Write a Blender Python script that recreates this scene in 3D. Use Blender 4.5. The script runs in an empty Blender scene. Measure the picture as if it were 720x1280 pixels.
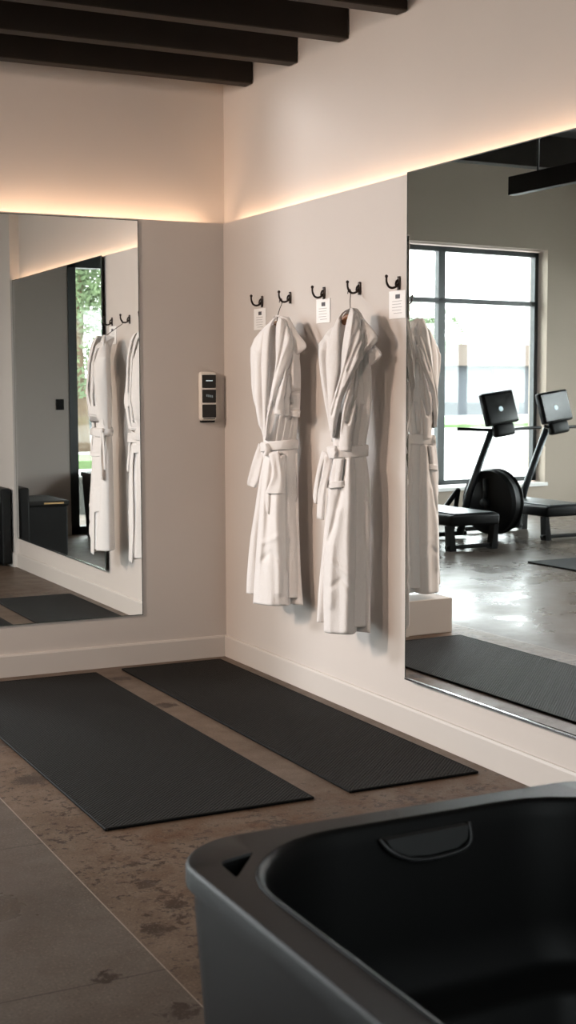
import bpy, bmesh, math, random
from mathutils import Vector, Matrix, noise
PI = math.pi
R = math.radians
scene = bpy.context.scene
C = bpy.context.collection

# ------------------------------------------------------------------ camera
f_px, cam_h = 1708.96, 1.3
yaw, pitch, roll = 0.462158, 0.090508, -0.003109
fw = Vector((math.sin(yaw)*math.cos(pitch), math.cos(yaw)*math.cos(pitch), -math.sin(pitch)))
r0 = Vector((math.cos(yaw), -math.sin(yaw), 0)); u0 = r0.cross(fw)
rr = r0*math.cos(roll)+u0*math.sin(roll); uu = -r0*math.sin(roll)+u0*math.cos(roll)
cd = bpy.data.cameras.new('camera'); cam = bpy.data.objects.new('camera', cd); C.objects.link(cam)
cam.matrix_world = Matrix(((rr.x, uu.x, -fw.x, -2.66498), (rr.y, uu.y, -fw.y, -6.02925), (rr.z, uu.z, -fw.z, cam_h), (0, 0, 0, 1)))
cd.sensor_fit = 'VERTICAL'; cd.sensor_height = 36; cd.lens = f_px/1280*36
cd.clip_start = 0.05; cd.clip_end = 300
cd.dof.use_dof = True; cd.dof.focus_distance = 5.6; cd.dof.aperture_fstop = 7.0
scene.camera = cam
# ------------------------------------------------------------------ world, lights, exposure
scene.view_settings.view_transform = 'Standard'; scene.view_settings.look = 'None'
scene.view_settings.gamma = 1; scene.view_settings.use_curve_mapping = False
scene.view_settings.exposure = 2.0
scene.cycles.use_denoising = True
scene.cycles.max_bounces = 10; scene.cycles.diffuse_bounces = 5; scene.cycles.glossy_bounces = 8
scene.cycles.transparent_max_bounces = 12; scene.cycles.sample_clamp_indirect = 6
scene.cycles.caustics_reflective = False; scene.cycles.caustics_refractive = False
w = bpy.data.worlds.new('overcast_sky'); scene.world = w; w.use_nodes = True
bg = w.node_tree.nodes['Background']; bg.inputs[0].default_value = (0.93, 0.945, 1.0, 1); bg.inputs[1].default_value = 3.6
SKY = 3.6
def portal(name, loc, rot, sx, sy):
    l = bpy.data.lights.new(name, 'AREA'); l.shape = 'RECTANGLE'; l.size = sx; l.size_y = sy
    l.cycles.is_portal = True
    o = bpy.data.objects.new(name, l); C.objects.link(o); o.location = loc; o.rotation_euler = rot
    o['kind'] = 'helper'
portal('portal_gym', (-4.55, 5.52, 1.5), (R(90), 0, R(180-5.5)), 4.0, 2.5)   # rows of daylight openings
portal('portal_door', (-1.55, -5.80, 1.22), (R(90), 0, 0), 1.2, 2.4)
portal('portal_side', (-7.98, 2.4, 1.5), (R(90), 0, R(-90)), 4.8, 2.4)
def lamp(name, loc, aim, power, col, size, spread=120):     # soft fill lights without fixtures, added to brighten the room
    l = bpy.data.lights.new(name, 'AREA'); l.shape = 'DISK'; l.size = size; l.energy = power; l.color = col; l.spread = R(spread)
    o = bpy.data.objects.new(name, l); C.objects.link(o); o.location = loc
    o.rotation_euler = (Vector(aim)-Vector(loc)).to_track_quat('-Z', 'Y').to_euler(); return o
FILL_LIGHTS = [((-4.3, -1.2, 2.55), (-.6, -.3, .7), 12), ((-4.3, -3.6, 2.55), (-.3, -2.0, .9), 5)]
for k, (lc, am, pw) in enumerate(FILL_LIGHTS): lamp('warm_fill_light', lc, am, pw, (1, .78, .64), .35)  # warm fill added on the near side to lift the back wall
lamp('gym_fill_light', (-5.2, 2.2, 3.36), (-.1, -.8, .7), 22, (.97, .97, 1), 1.3, 110)  # added fill aimed at the robe wall, no real fixture there

# ------------------------------------------------------------------ materials
def mat(name, col, rough=.6, metal=0, spec=.5, noise_amt=0, noise_scale=4, bump=0, bump_scale=60, sheen=0, detail=4, emit=None, coat=0):
    m = bpy.data.materials.new(name); m.use_nodes = True; nt = m.node_tree; b = nt.nodes['Principled BSDF']
    b.inputs['Base Color'].default_value = (*col, 1); b.inputs['Roughness'].default_value = rough
    b.inputs['Metallic'].default_value = metal; b.inputs['Specular IOR Level'].default_value = spec
    if sheen: b.inputs['Sheen Weight'].default_value = sheen; b.inputs['Sheen Roughness'].default_value = .5
    if coat: b.inputs['Coat Weight'].default_value = coat
    if emit: b.inputs['Emission Color'].default_value = (*emit[0], 1); b.inputs['Emission Strength'].default_value = emit[1]
    tc = nt.nodes.new('ShaderNodeTexCoord')
    if noise_amt:
        n = nt.nodes.new('ShaderNodeTexNoise'); n.inputs['Scale'].default_value = noise_scale; n.inputs['Detail'].default_value = detail
        nt.links.new(tc.outputs['Object'], n.inputs['Vector'])
        mx = nt.nodes.new('ShaderNodeMix'); mx.data_type = 'RGBA'
        mx.inputs[6].default_value = (*[c*(1-noise_amt) for c in col], 1); mx.inputs[7].default_value = (*[min(1, c*(1+noise_amt)) for c in col], 1)
        nt.links.new(n.outputs['Fac'], mx.inputs[0]); nt.links.new(mx.outputs[2], b.inputs['Base Color'])
    if bump:
        n2 = nt.nodes.new('ShaderNodeTexNoise'); n2.inputs['Scale'].default_value = bump_scale; n2.inputs['Detail'].default_value = 3
        nt.links.new(tc.outputs['Object'], n2.inputs['Vector'])
        bp = nt.nodes.new('ShaderNodeBump'); bp.inputs['Strength'].default_value = bump; bp.inputs['Distance'].default_value = .004
        nt.links.new(n2.outputs['Fac'], bp.inputs['Height']); nt.links.new(bp.outputs[0], b.inputs['Normal'])
    return m
M = {}
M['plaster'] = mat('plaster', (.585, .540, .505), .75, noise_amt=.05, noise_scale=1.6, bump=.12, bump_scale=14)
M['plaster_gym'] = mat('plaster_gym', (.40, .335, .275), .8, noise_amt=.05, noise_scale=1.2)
M['base'] = mat('baseboard_paint', (.585, .545, .51), .5, noise_amt=.03)
M['wood_dark'] = mat('dark_wood', (.012, .008, .005), .6, spec=.25, noise_amt=.35, noise_scale=9, bump=.2, bump_scale=30)
M['ceiling'] = mat('ceiling_dark', (.02, .018, .016), .9)
M['black'] = mat('satin_black', (.004, .004, .004), .45, spec=.2, noise_amt=.1)
M['black_matte'] = mat('matte_black', (.008, .008, .008), .7, spec=.3)
M['iron'] = mat('dark_bronze_iron', (.03, .02, .016), .32, metal=.6, noise_amt=.3, noise_scale=40)
M['frame_dark'] = mat('window_frame_paint', (.012, .018, .018), .4)
M['chrome'] = mat('chrome', (.75, .76, .78), .15, metal=1)
M['mirror'] = mat('mirror_silver', (.86, .865, .845), .0, metal=1)
M['mirror_edge'] = mat('mirror_edge', (.05, .06, .055), .25)
M['robe'] = mat('terry_cloth', (.76, .735, .72), .95, spec=.15, noise_amt=.03, noise_scale=60, bump=.55, bump_scale=260, sheen=.35)
M['wood'] = mat('hanger_wood', (.20, .085, .035), .4, noise_amt=.3, noise_scale=25)
M['paper'] = mat('white_card', (.86, .85, .84), .6)
M['ink'] = mat('grey_ink', (.32, .31, .31), .7)
M['ink_dark'] = mat('dark_ink', (.07, .07, .08), .5)
M['device'] = mat('cream_plastic', (.80, .76, .70), .4)
M['screen'] = mat('dark_screen', (.008, .010, .011), .12)
M['read'] = mat('lit_readout', (.7, .85, .9), .4, emit=((.7, .9, 1), .12))
M['read_dim'] = mat('dim_readout', (.2, .25, .27), .4, emit=((.4, .55, .6), .02))
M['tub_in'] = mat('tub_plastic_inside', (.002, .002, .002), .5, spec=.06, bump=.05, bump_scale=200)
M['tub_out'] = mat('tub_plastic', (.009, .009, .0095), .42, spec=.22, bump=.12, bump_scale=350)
M['rubber'] = mat('black_rubber', (.006, .006, .006), .7, spec=.15)
M['steel_grey'] = mat('grey_metal', (.045, .05, .055), .35, metal=.5)
M['gold'] = mat('brass', (.55, .35, .16), .3, metal=.8)
M['white_paint'] = mat('white_paint', (.75, .74, .72), .5)
M['far_grey'] = mat('grey_cladding', (.050, .056, .066), .7, noise_amt=.1)
M['far_roof'] = mat('roof_brown', (.11, .085, .07), .8)
M['conc_out'] = mat('pale_concrete', (.42, .42, .41), .85, noise_amt=.06)
M['conc_dark'] = mat('grey_concrete', (.10, .105, .10), .85, noise_amt=.15)
M['grass'] = mat('lawn', (.075, .12, .045), .9, noise_amt=.4, noise_scale=3)
M['leaf'] = mat('leaf_green', (.13, .18, .09), .7, noise_amt=.5, noise_scale=1.5)
M['leaf2'] = mat('leaf_olive', (.20, .17, .12), .7, noise_amt=.5, noise_scale=1.5)
M['bark'] = mat('bark', (.12, .08, .05), .9)
M['bay'] = mat('pale_door_paint', (.16, .165, .17), .6)
M['led'] = mat('warm_led', (1, .8, .6), .5, emit=((1.0, .68, .45), 4.6))
# glass: clear pane with a faint reflection
g = bpy.data.materials.new('clear_glass'); g.use_nodes = True; nt = g.node_tree; nt.nodes.clear()
o_ = nt.nodes.new('ShaderNodeOutputMaterial'); mx = nt.nodes.new('ShaderNodeMixShader'); tr = nt.nodes.new('ShaderNodeBsdfTransparent'); gl = nt.nodes.new('ShaderNodeBsdfGlossy')
tr.inputs[0].default_value = (.93, .97, .95, 1); gl.inputs['Roughness'].default_value = .02; mx.inputs[0].default_value = .06
nt.links.new(tr.outputs[0], mx.inputs[1]); nt.links.new(gl.outputs[0], mx.inputs[2]); nt.links.new(mx.outputs[0], o_.inputs[0]); M['glass'] = g

def floor_material():
    m = bpy.data.materials.new('stained_concrete'); m.use_nodes = True; nt = m.node_tree; N = nt.nodes.new; L = nt.links.new
    b = nt.nodes['Principled BSDF']
    tc = N('ShaderNodeTexCoord'); P = tc.outputs['Object']
    sep = N('ShaderNodeSeparateXYZ'); L(P, sep.inputs[0]); X, Y = sep.outputs[0], sep.outputs[1]
    def val(v): return v
    def math_(op, a, b_=None, c=None, clamp=False):
        n = N('ShaderNodeMath'); n.operation = op; n.use_clamp = clamp
        for i, q in enumerate((a, b_, c)):
            if q is None: continue
            if isinstance(q, (int, float)): n.inputs[i].default_value = q
            else: L(q, n.inputs[i])
        return n.outputs[0]
    def noise_(s, d=5, r=.55, vec=P, dist=0):
        n = N('ShaderNodeTexNoise'); n.inputs['Scale'].default_value = s; n.inputs['Detail'].default_value = d; n.inputs['Roughness'].default_value = r
        n.inputs['Distortion'].default_value = dist; L(vec, n.inputs['Vector']); return n.outputs['Fac']
    def ramp(v, lo, hi):
        n = N('ShaderNodeMapRange'); n.inputs['From Min'].default_value = lo; n.inputs['From Max'].default_value = hi; L(v, n.inputs['Value']); return n.outputs[0]
    def mix(fac, a, c):
        n = N('ShaderNodeMix'); n.data_type = 'RGBA'
        if isinstance(fac, (int, float)): n.inputs[0].default_value = fac
        else: L(fac, n.inputs[0])
        for i, q in ((6, a), (7, c)):
            if isinstance(q, tuple): n.inputs[i].default_value = (*q, 1)
            else: L(q, n.inputs[i])
        return n.outputs[2]
    n1 = noise_(1.7, 6, .62); n2 = noise_(9, 6, .6); n3 = noise_(60, 3, .6)
    west = ramp(X, -1.585, -1.595)                          # 1 on the smoother gym side of the joint
    brown = mix(ramp(n1, .35, .65), (.088, .058, .038), (.155, .113, .083))
    grey = mix(ramp(n1, .35, .65), (.078, .063, .052), (.118, .100, .085))
    col = mix(west, brown, grey)
    col = mix(math_('MULTIPLY', ramp(n2, .45, .72), .40), col, (.065, .043, .028))
    col = mix(math_('MULTIPLY', ramp(n3, .55, .75), .30), col, (.19, .15, .12))
    # dark rusty pitting, densest along the joint beside the mats
    band = math_('SUBTRACT', 1.0, math_('MULTIPLY', math_('ABSOLUTE', math_('ADD', X, 1.42)), 2.6), clamp=True)
    band2 = math_('SUBTRACT', 1.0, math_('MULTIPLY', math_('ABSOLUTE', math_('ADD', Y, 2.42)), 3.0), clamp=True)
    dens = math_('MAXIMUM', band, math_('MULTIPLY', band2, ramp(X, -1.6, -1.3)))
    n4 = noise_(34, 6, .7, dist=.2); n5 = noise_(6, 3)
    thr = math_('ADD', n4, math_('ADD', math_('MULTIPLY', dens, .13), math_('MULTIPLY', math_('SUBTRACT', n5, .5), .35)))
    pit = math_('MULTIPLY', ramp(thr, .655, .70), math_('SUBTRACT', 1.0, math_('MULTIPLY', west, .8)))
    # single larger stains
    for (sx, sy, sr) in ((-1.53, -3.03, .045), (-1.72, -3.23, .03), (-1.64, -3.46, .04), (-1.44, -2.73, .035), (-1.45, -1.65, .06), (-1.37, -1.14, .06), (-1.43, -2.9, .03), (-.64, -.27, .05), (-.65, -.85, .05)):
        v = N('ShaderNodeVectorMath'); v.operation = 'DISTANCE'; L(P, v.inputs[0]); v.inputs[1].default_value = (sx, sy, 0)
        d = math_('ADD', v.outputs['Value'], math_('MULTIPLY', math_('SUBTRACT', n4, .5), .16))
        pit = math_('MAXIMUM', pit, ramp(d, sr, sr*.7), clamp=True)
    col = mix(math_('MULTIPLY', pit, .85), col, (.022, .012, .008))
    tint = math_('MULTIPLY', math_('MULTIPLY', math_('MAXIMUM', band2, math_('MULTIPLY', band, .7)), ramp(X, -1.58, -1.3)), ramp(n2, .42, .62))
    col = mix(math_('MULTIPLY', tint, .75), col, (.105, .050, .024))
    n6 = noise_(160, 2, .5); col = mix(math_('MULTIPLY', ramp(n6, .56, .72), .55), col, (.035, .024, .017)); col = mix(math_('MULTIPLY', ramp(n6, .42, .28), .45), col, (.24, .20, .165))
    # joints: pale caulk line along x = -1.59 and thin dark cuts across
    l1 = math_('LESS_THAN', math_('ABSOLUTE', math_('ADD', X, 1.59)), .0015)
    col = mix(l1, col, (.30, .26, .22))
    cuts = None
    for yy in (-2.29, -3.25, -1.33, .75, 2.5, -4.3):
        c_ = math_('LESS_THAN', math_('ABSOLUTE', math_('ADD', Y, -yy)), .0022); cuts = c_ if cuts is None else math_('MAXIMUM', cuts, c_)
    cuts = math_('MULTIPLY', cuts, west)
    col = mix(math_('MULTIPLY', cuts, .85), col, (.03, .022, .017))
    L(col, b.inputs['Base Color'])
    rg = math_('ADD', math_('MULTIPLY', n2, .30), .30)
    rg2 = math_('ADD', math_('MULTIPLY', n1, .80), -.10)
    b.inputs['Specular IOR Level'].default_value = .20
    mr = N('ShaderNodeMix'); L(ramp(X, -1.5, -1.9), mr.inputs[0]); L(rg, mr.inputs[2]); L(rg2, mr.inputs[3])
    L(mr.outputs[0], b.inputs['Roughness'])
    bp = N('ShaderNodeBump'); bp.inputs['Strength'].default_value = .35; bp.inputs['Distance'].default_value = .004
    h = math_('ADD', math_('MULTIPLY', noise_(3.0, 2), 3.4), math_('ADD', math_('MULTIPLY', n3, .12), math_('MULTIPLY', pit, -.25)))
    L(h, bp.inputs['Height']); L(bp.outputs[0], b.inputs['Normal'])
    return m
M['floor'] = floor_material()

def mat_material():
    m = bpy.data.materials.new('ribbed_rubber'); m.use_nodes = True; nt = m.node_tree; N = nt.nodes.new; L = nt.links.new
    b = nt.nodes['Principled BSDF']; b.inputs['Roughness'].default_value = .62; b.inputs['Specular IOR Level'].default_value = .10
    tc = N('ShaderNodeTexCoord'); sep = N('ShaderNodeSeparateXYZ'); L(tc.outputs['Object'], sep.inputs[0])
    outs = []
    for i, per in ((0, .015), (1, .015)):
        a = N('ShaderNodeMath'); a.operation = 'MULTIPLY'; L(sep.outputs[i], a.inputs[0]); a.inputs[1].default_value = 2*PI/per
        s = N('ShaderNodeMath'); s.operation = 'SINE'; L(a.outputs[0], s.inputs[0]); outs.append(s.outputs[0])
    mu = N('ShaderNodeMath'); mu.operation = 'MULTIPLY'; L(outs[0], mu.inputs[0]); L(outs[1], mu.inputs[1])
    n = N('ShaderNodeTexNoise'); n.inputs['Scale'].default_value = 90; n.inputs['Detail'].default_value = 4; L(tc.outputs['Object'], n.inputs['Vector'])
    ad = N('ShaderNodeMath'); ad.operation = 'MULTIPLY_ADD'; L(n.outputs['Fac'], ad.inputs[0]); ad.inputs[1].default_value = .9; L(mu.outputs[0], ad.inputs[2])
    bp = N('ShaderNodeBump'); bp.inputs['Strength'].default_value = 1.0; bp.inputs['Distance'].default_value = .004
    L(ad.outputs[0], bp.inputs['Height']); L(bp.outputs[0], b.inputs['Normal'])
    mr = N('ShaderNodeMapRange'); mr.inputs['From Min'].default_value = -.1; mr.inputs['From Max'].default_value = .9; L(mu.outputs[0], mr.inputs['Value'])
    mx = N('ShaderNodeMix'); mx.data_type = 'RGBA'; mx.inputs[6].default_value = (.0045, .0043, .004, 1); mx.inputs[7].default_value = (.036, .034, .031, 1)
    L(mr.outputs[0], mx.inputs[0]); L(mx.outputs[2], b.inputs['Base Color'])
    return m
M['mat'] = mat_material()

# ------------------------------------------------------------------ helpers
def box(bm, x0, x1, y0, y1, z0, z1, bev=0, seg=2):
    vs = [bm.verts.new((x, y, z)) for x in (x0, x1) for y in (y0, y1) for z in (z0, z1)]
    fs = [bm.faces.new([vs[i] for i in q]) for q in ((0, 1, 3, 2), (4, 6, 7, 5), (0, 4, 5, 1), (2, 3, 7, 6), (0, 2, 6, 4), (1, 5, 7, 3))]
    if bev:
        es = list({e for f in fs for e in f.edges})
        bmesh.ops.bevel(bm, geom=es, offset=bev, segments=seg, profile=.5, affect='EDGES')
def tube(bm, pts, rad, n=10, cap=True):
    pts = [Vector(p) for p in pts]; rs = rad if isinstance(rad, (list, tuple)) else [rad]*len(pts)
    prev = None; rings = []; up = None
    for i, p in enumerate(pts):
        t = (pts[min(i+1, len(pts)-1)]-pts[max(i-1, 0)]).normalized()
        if up is None: up = t.orthogonal().normalized()
        else: up = (up-t*up.dot(t)).normalized()
        s = t.cross(up)
        rings.append([bm.verts.new(p+(up*math.cos(2*PI*k/n)+s*math.sin(2*PI*k/n))*rs[i]) for k in range(n)])
    for a, b_ in zip(rings, rings[1:]):
        for k in range(n): bm.faces.new((a[k], a[(k+1) % n], b_[(k+1) % n], b_[k]))
    if cap: bm.faces.new(list(reversed(rings[0]))); bm.faces.new(rings[-1])
def smooth_path(pts, n=6):
    P = [Vector(p) for p in pts]; out = []
    for i in range(len(P)-1):
        a, b_, c, d = P[max(i-1, 0)], P[i], P[i+1], P[min(i+2, len(P)-1)]
        for k in range(n):
            t = k/n; out.append(.5*((2*b_)+(c-a)*t+(2*a-5*b_+4*c-d)*t*t+(3*b_-a-3*c+d)*t**3))
    out.append(P[-1]); return out
def prism(bm, poly, axis, a, b_):   # poly in the two other axes, extruded along axis
    def mk(p, v):
        q = [p[0], p[1]]; q.insert(axis, v); return bm.verts.new(q)
    A = [mk(p, a) for p in poly]; B = [mk(p, b_) for p in poly]
    bm.faces.new(A); bm.faces.new(list(reversed(B)))
    for i in range(len(poly)):
        j = (i+1) % len(poly); bm.faces.new((A[i], B[i], B[j], A[j]))
def obj(name, bm, m, parent=None, smooth=False, auto=None):
    bmesh.ops.recalc_face_normals(bm, faces=bm.faces[:])
    me = bpy.data.meshes.new(name); bm.to_mesh(me); bm.free(); me.materials.append(M[m] if isinstance(m, str) else m)
    if smooth:
        for p in me.polygons: p.use_smooth = True
        if auto: me.set_sharp_from_angle(angle=R(auto))
    o = bpy.data.objects.new(name, me); C.objects.link(o)
    if parent: o.parent = parent
    return o
def NB(): return bmesh.new()
def tag(o, label, cat, group=None, kind=None):
    o['label'] = label; o['category'] = cat
    if group: o['group'] = group
    if kind: o['kind'] = kind
    return o
def thing(name, label, cat, loc=(0, 0, 0), rz=0, group=None):
    o = bpy.data.objects.new(name, None); C.objects.link(o); o.location = loc; o.rotation_euler = (0, 0, rz)
    return tag(o, label, cat, group)
def struct(name, bm, m, parent=None, smooth=False):
    o = obj(name, bm, m, parent, smooth)
    if parent is None: o['kind'] = 'structure'
    return o
def bx(x0, x1, y0, y1, z0, z1, bev=0, seg=2):
    bm = NB(); box(bm, x0, x1, y0, y1, z0, z1, bev, seg); return bm
def dup(o, parent=None):
    c = o.copy(); C.objects.link(c)
    if parent: c.parent = parent
    for ch in list(o.children): dup(ch, c)
    return c

# ------------------------------------------------------------------ structure
H = 2.077; TOP = 3.6; XE = -1.155; YD = -5.75
struct('floor', bx(-8.2, .3, -7.6, 6.6, -.12, 0), 'floor')
struct('ceiling', bx(-8.2, .3, -7.6, 6.6, TOP+.08, TOP+.2), 'ceiling')
bm = NB()   # stub wall: furred-out lower face with a light pocket behind its top edge
box(bm, XE, .2, 0, .012, 0, H); box(bm, XE, .2, .012, .2, 0, 2.035); box(bm, XE, .2, .10, .2, 2.035, TOP+.08)
struct('wall_back', bm, 'plaster')
bm = NB()
box(bm, 0, .012, -3.76, 0, 0, H); box(bm, .012, .2, -3.76, .0, 0, 2.035); box(bm, .050, .2, -3.76, .15, 2.035, TOP+.08)
box(bm, -.02, .2, YD-.2, -3.76, 0, TOP+.08)
struct('wall_right', bm, 'plaster')
TS = math.tan(R(5.5))
def wy(x): return 5.5+(-4.79-x)*TS        # the far gym wall runs slightly askew
def skew_box(bm, x0, x1, d0, d1, z0, z1):
    vs = [bm.verts.new((x, wy(x)+d, z)) for x in (x0, x1) for d in (d0, d1) for z in (z0, z1)]
    for q in ((0, 1, 3, 2), (4, 6, 7, 5), (0, 4, 5, 1), (2, 3, 7, 6), (0, 2, 6, 4), (1, 5, 7, 3)): bm.faces.new([vs[i] for i in q])
WX0, WX1, WZ0, WZ1 = -6.56, -2.6, .28, 2.74
bm = NB()
skew_box(bm, -8.2, WX0, 0, .3, 0, TOP+.08); skew_box(bm, WX1, .3, 0, .3, 0, TOP+.08); skew_box(bm, WX0, WX1, 0, .3, 0, WZ0); skew_box(bm, WX0, WX1, 0, .3, WZ1, TOP+.08)
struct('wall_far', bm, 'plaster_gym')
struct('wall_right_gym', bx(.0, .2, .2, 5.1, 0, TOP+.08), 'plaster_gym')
bm = NB()
box(bm, -8.2, -8, -7.6, 0, 0, TOP+.08); box(bm, -8.2, -8, 4.8, 6.0, 0, TOP+.08); box(bm, -8.2, -8, 0, 4.8, 0, .3); box(bm, -8.2, -8, 0, 4.8, 2.7, TOP+.08)
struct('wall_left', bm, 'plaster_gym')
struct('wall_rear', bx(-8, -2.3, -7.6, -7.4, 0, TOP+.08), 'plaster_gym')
bm = NB()
DX0, DX1, DZ = -2.12, -.985, 2.50
box(bm, -2.3, DX0, YD-.2, YD, 0, TOP+.08); box(bm, DX1, -.02, YD-.2, YD, 0, TOP+.08); box(bm, DX0, DX1, YD-.2, YD, DZ, TOP+.08)
box(bm, -2.3, -2.12, -7.4, YD-.2, 0, TOP+.08)
struct('wall_door', bm, 'plaster')
# far gym window
def window(name, x0, x1, z0, z1, vx, hz, put, fm='frame_dark'):
    fr = NB(); t = .05
    for a, b_, c, d in [(x0, x1, z0, z0+t), (x0, x1, z1-t, z1)]+[(x0, x1, h_-t/2, h_+t/2) for h_ in hz]+[(x0, x0+t, z0, z1), (x1-t, x1, z0, z1)]+[(v-.045, v+.045, z0, z1) for v in vx]:
        put(fr, a, b_, .13, .20, c, d)
    win = struct(name, fr, fm)
    gb = NB(); put(gb, x0, x1, .16, .168, z0, z1); obj('pane', gb, 'glass', win)
    return win
window('window_1', WX0+.02, WX1-.02, WZ0+.02, WZ1-.02, [-5.22, -3.9], [2.18], skew_box)
def side_put(bm, y0, y1, d0, d1, z0, z1): box(bm, -8-d1, -8-d0, y0, y1, z0, z1)
window('window_2', .0, 4.8, .3, 2.7, [1.6, 3.2], [2.18], side_put)
bm = NB(); skew_box(bm, WX0-.02, WX1+.02, -.03, .13, WZ0-.03, WZ0+.005); struct('trim_1', bm, 'white_paint')
# glass door behind the camera
bm = NB(); t = .075
box(bm, DX0, DX0+t, YD-.12, YD+.01, 0, DZ); box(bm, DX1-t, DX1, YD-.12, YD+.01, 0, DZ); box(bm, DX0, DX1, YD-.12, YD+.01, 2.36, DZ); box(bm, DX0, DX1, YD-.12, YD+.01, 0, .07)
dr = struct('door_1', bm, 'frame_dark')
obj('pane', bx(DX0+t, DX1-t, YD-.07, YD-.062, .07, 2.36), 'glass', dr)
bm = NB(); tube(bm, [(DX0+.14, YD+.012, .9), (DX0+.14, YD+.06, .93), (DX0+.14, YD+.06, 1.27), (DX0+.14, YD+.012, 1.3)], .012); obj('handle', bm, 'frame_dark', dr, True)
# baseboards with a small chamfered top
def baseboard(name, p0, p1, nrm):
    p0 = Vector(p0); p1 = Vector(p1); n = Vector(nrm); bm = NB()
    prof = [(0, 0), (.013, 0), (.013, .094), (.009, .103), (0, .103)]
    A = [bm.verts.new((*(p0+n*a), z)) for a, z in prof]; B = [bm.verts.new((*(p1+n*a), z)) for a, z in prof]
    bm.faces.new(A); bm.faces.new(list(reversed(B)))
    for i in range(5): bm.faces.new((A[i], B[i], B[(i+1) % 5], A[(i+1) % 5]))
    struct(name, bm, 'base')
baseboard('baseboard_back', (XE, 0), (-.013, 0), (0, -1))
baseboard('baseboard_right', (0, 0), (0, -3.76), (-1, 0))
baseboard('baseboard_right_pier', (-.02, -3.76), (-.02, YD), (-1, 0))
baseboard('baseboard_door', (-.033, YD), (DX1, YD), (0, 1))
# low curb running on from the end of the stub wall
struct('trim_2', bx(-1.436, XE, 0, .2, 0, .185, .004), 'plaster')

# warm light strips lying in the pocket behind the wall tops
t1 = tag(obj('light_strip', bx(XE+.03, -.06, .020, .040, 2.0355, 2.045), 'led'), 'warm light strip in the pocket along the top of the back wall', 'light strip')
t2 = tag(obj('light_strip', bx(.018, .032, -3.7, -.06, 2.0355, 2.045), 'led'), 'warm light strip in the pocket along the top of the robe wall', 'light strip')

# ceiling beams
names = ['nearest the back wall, first of the row', 'second out from the back wall', 'third out from the back wall', 'fourth out, cut by the top edge of the photo']
for k in range(12):
    y = -.24-.45*k
    b_ = obj('ceiling_beam', bx(-8, .046 if y > -3.7 else -.021, y, y+.075, 2.683, 2.90, .004, 1), 'wood_dark')
    tag(b_, 'dark stained timber ceiling beam '+(names[k] if k < 4 else 'farther toward the door, number %d out from the back wall' % (k+1)), 'beam', 'dark timber beams across the ceiling')
for k, y in enumerate((1.2, 2.9, 4.6)):
    b_ = obj('ceiling_joist', bx(-8, -.0, y, y+.14, 3.38, TOP+.08, .004, 1), 'wood_dark')
    tag(b_, ['dark high joist over the gym nearest the stub wall', 'dark high joist over the middle of the gym', 'dark high joist over the gym beside the big window'][k], 'beam', 'high joists over the gym')

# ------------------------------------------------------------------ mirrors
mt = thing('wall_mirror', 'large frameless mirror on the back wall, left of the panel with three screens', 'mirror', (0, 0, 0))
obj('glass', bx(-1.145, -.434, -.006, -.0005, .238, 2.068), 'mirror', mt)
bm = NB(); e = .003
box(bm, -.434, -.434+e, -.0065, -.0003, .238-e, 2.068+e); box(bm, -1.145-e, -1.145, -.0065, -.0003, .238-e, 2.068+e); box(bm, -1.145, -.434, -.0065, -.0003, 2.068, 2.068+e)
box(bm, -1.145, -.434, -.0065, -.0003, .238-e, .238)
obj('polished_edge', bm, 'mirror_edge', mt)
mt = thing('wall_mirror', 'large frameless mirror on the robe wall, right of the hanging robes, reflecting the gym', 'mirror', (-.006, -3.75, 0), R(.7))
# local frame: y runs toward the corner, the glass faces -x and stands off the wall a little more at its far edge
ml = 2.03
obj('glass', bx(-.0, .0055, 0, ml, .222, 2.072), 'mirror', mt)
bm = NB(); e = .0035
box(bm, -.0006, .006, ml, ml+e, .222-e, 2.072+e); box(bm, -.0006, .006, -e, 0, .222-e, 2.072+e); box(bm, -.0006, .006, 0, ml, 2.072, 2.072+e)
obj('polished_edge', bm, 'mirror_edge', mt)
obj('bottom_channel', bx(-.004, .006, -.002, ml+.002, .214, .223, .0015), 'chrome', mt)

# ------------------------------------------------------------------ mats
def floor_mat(x0, x1, y0, y1, label):
    bm = NB(); cx, cy = (x0+x1)/2, (y0+y1)/2
    box(bm, x0-cx, x1-cx, y0-cy, y1-cy, 0, .008, .003, 2)
    o = obj('floor_mat', bm, 'mat'); o.location = (cx, cy, 0.0005)
    bm = NB()
    for a, b_, c, d in ((x0, x0+.007, y0, y1), (x1-.007, x1, y0, y1), (x0+.007, x1-.007, y0, y0+.007), (x0+.007, x1-.007, y1-.007, y1)):
        box(bm, a-cx, b_-cx, c-cy, d-cy, .0, .0092, .002, 1)
    obj('border', bm, 'rubber', o)
    return tag(o, label, 'mat', 'black rubber mats under the robes')
floor_mat(-1.40, -.705, -2.275, -.125, 'wide black textured rubber mat on the left, farther from the robes')
floor_mat(-.575, -.076, -2.27, -.10, 'narrower black textured rubber mat directly below the hanging robes')

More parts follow.
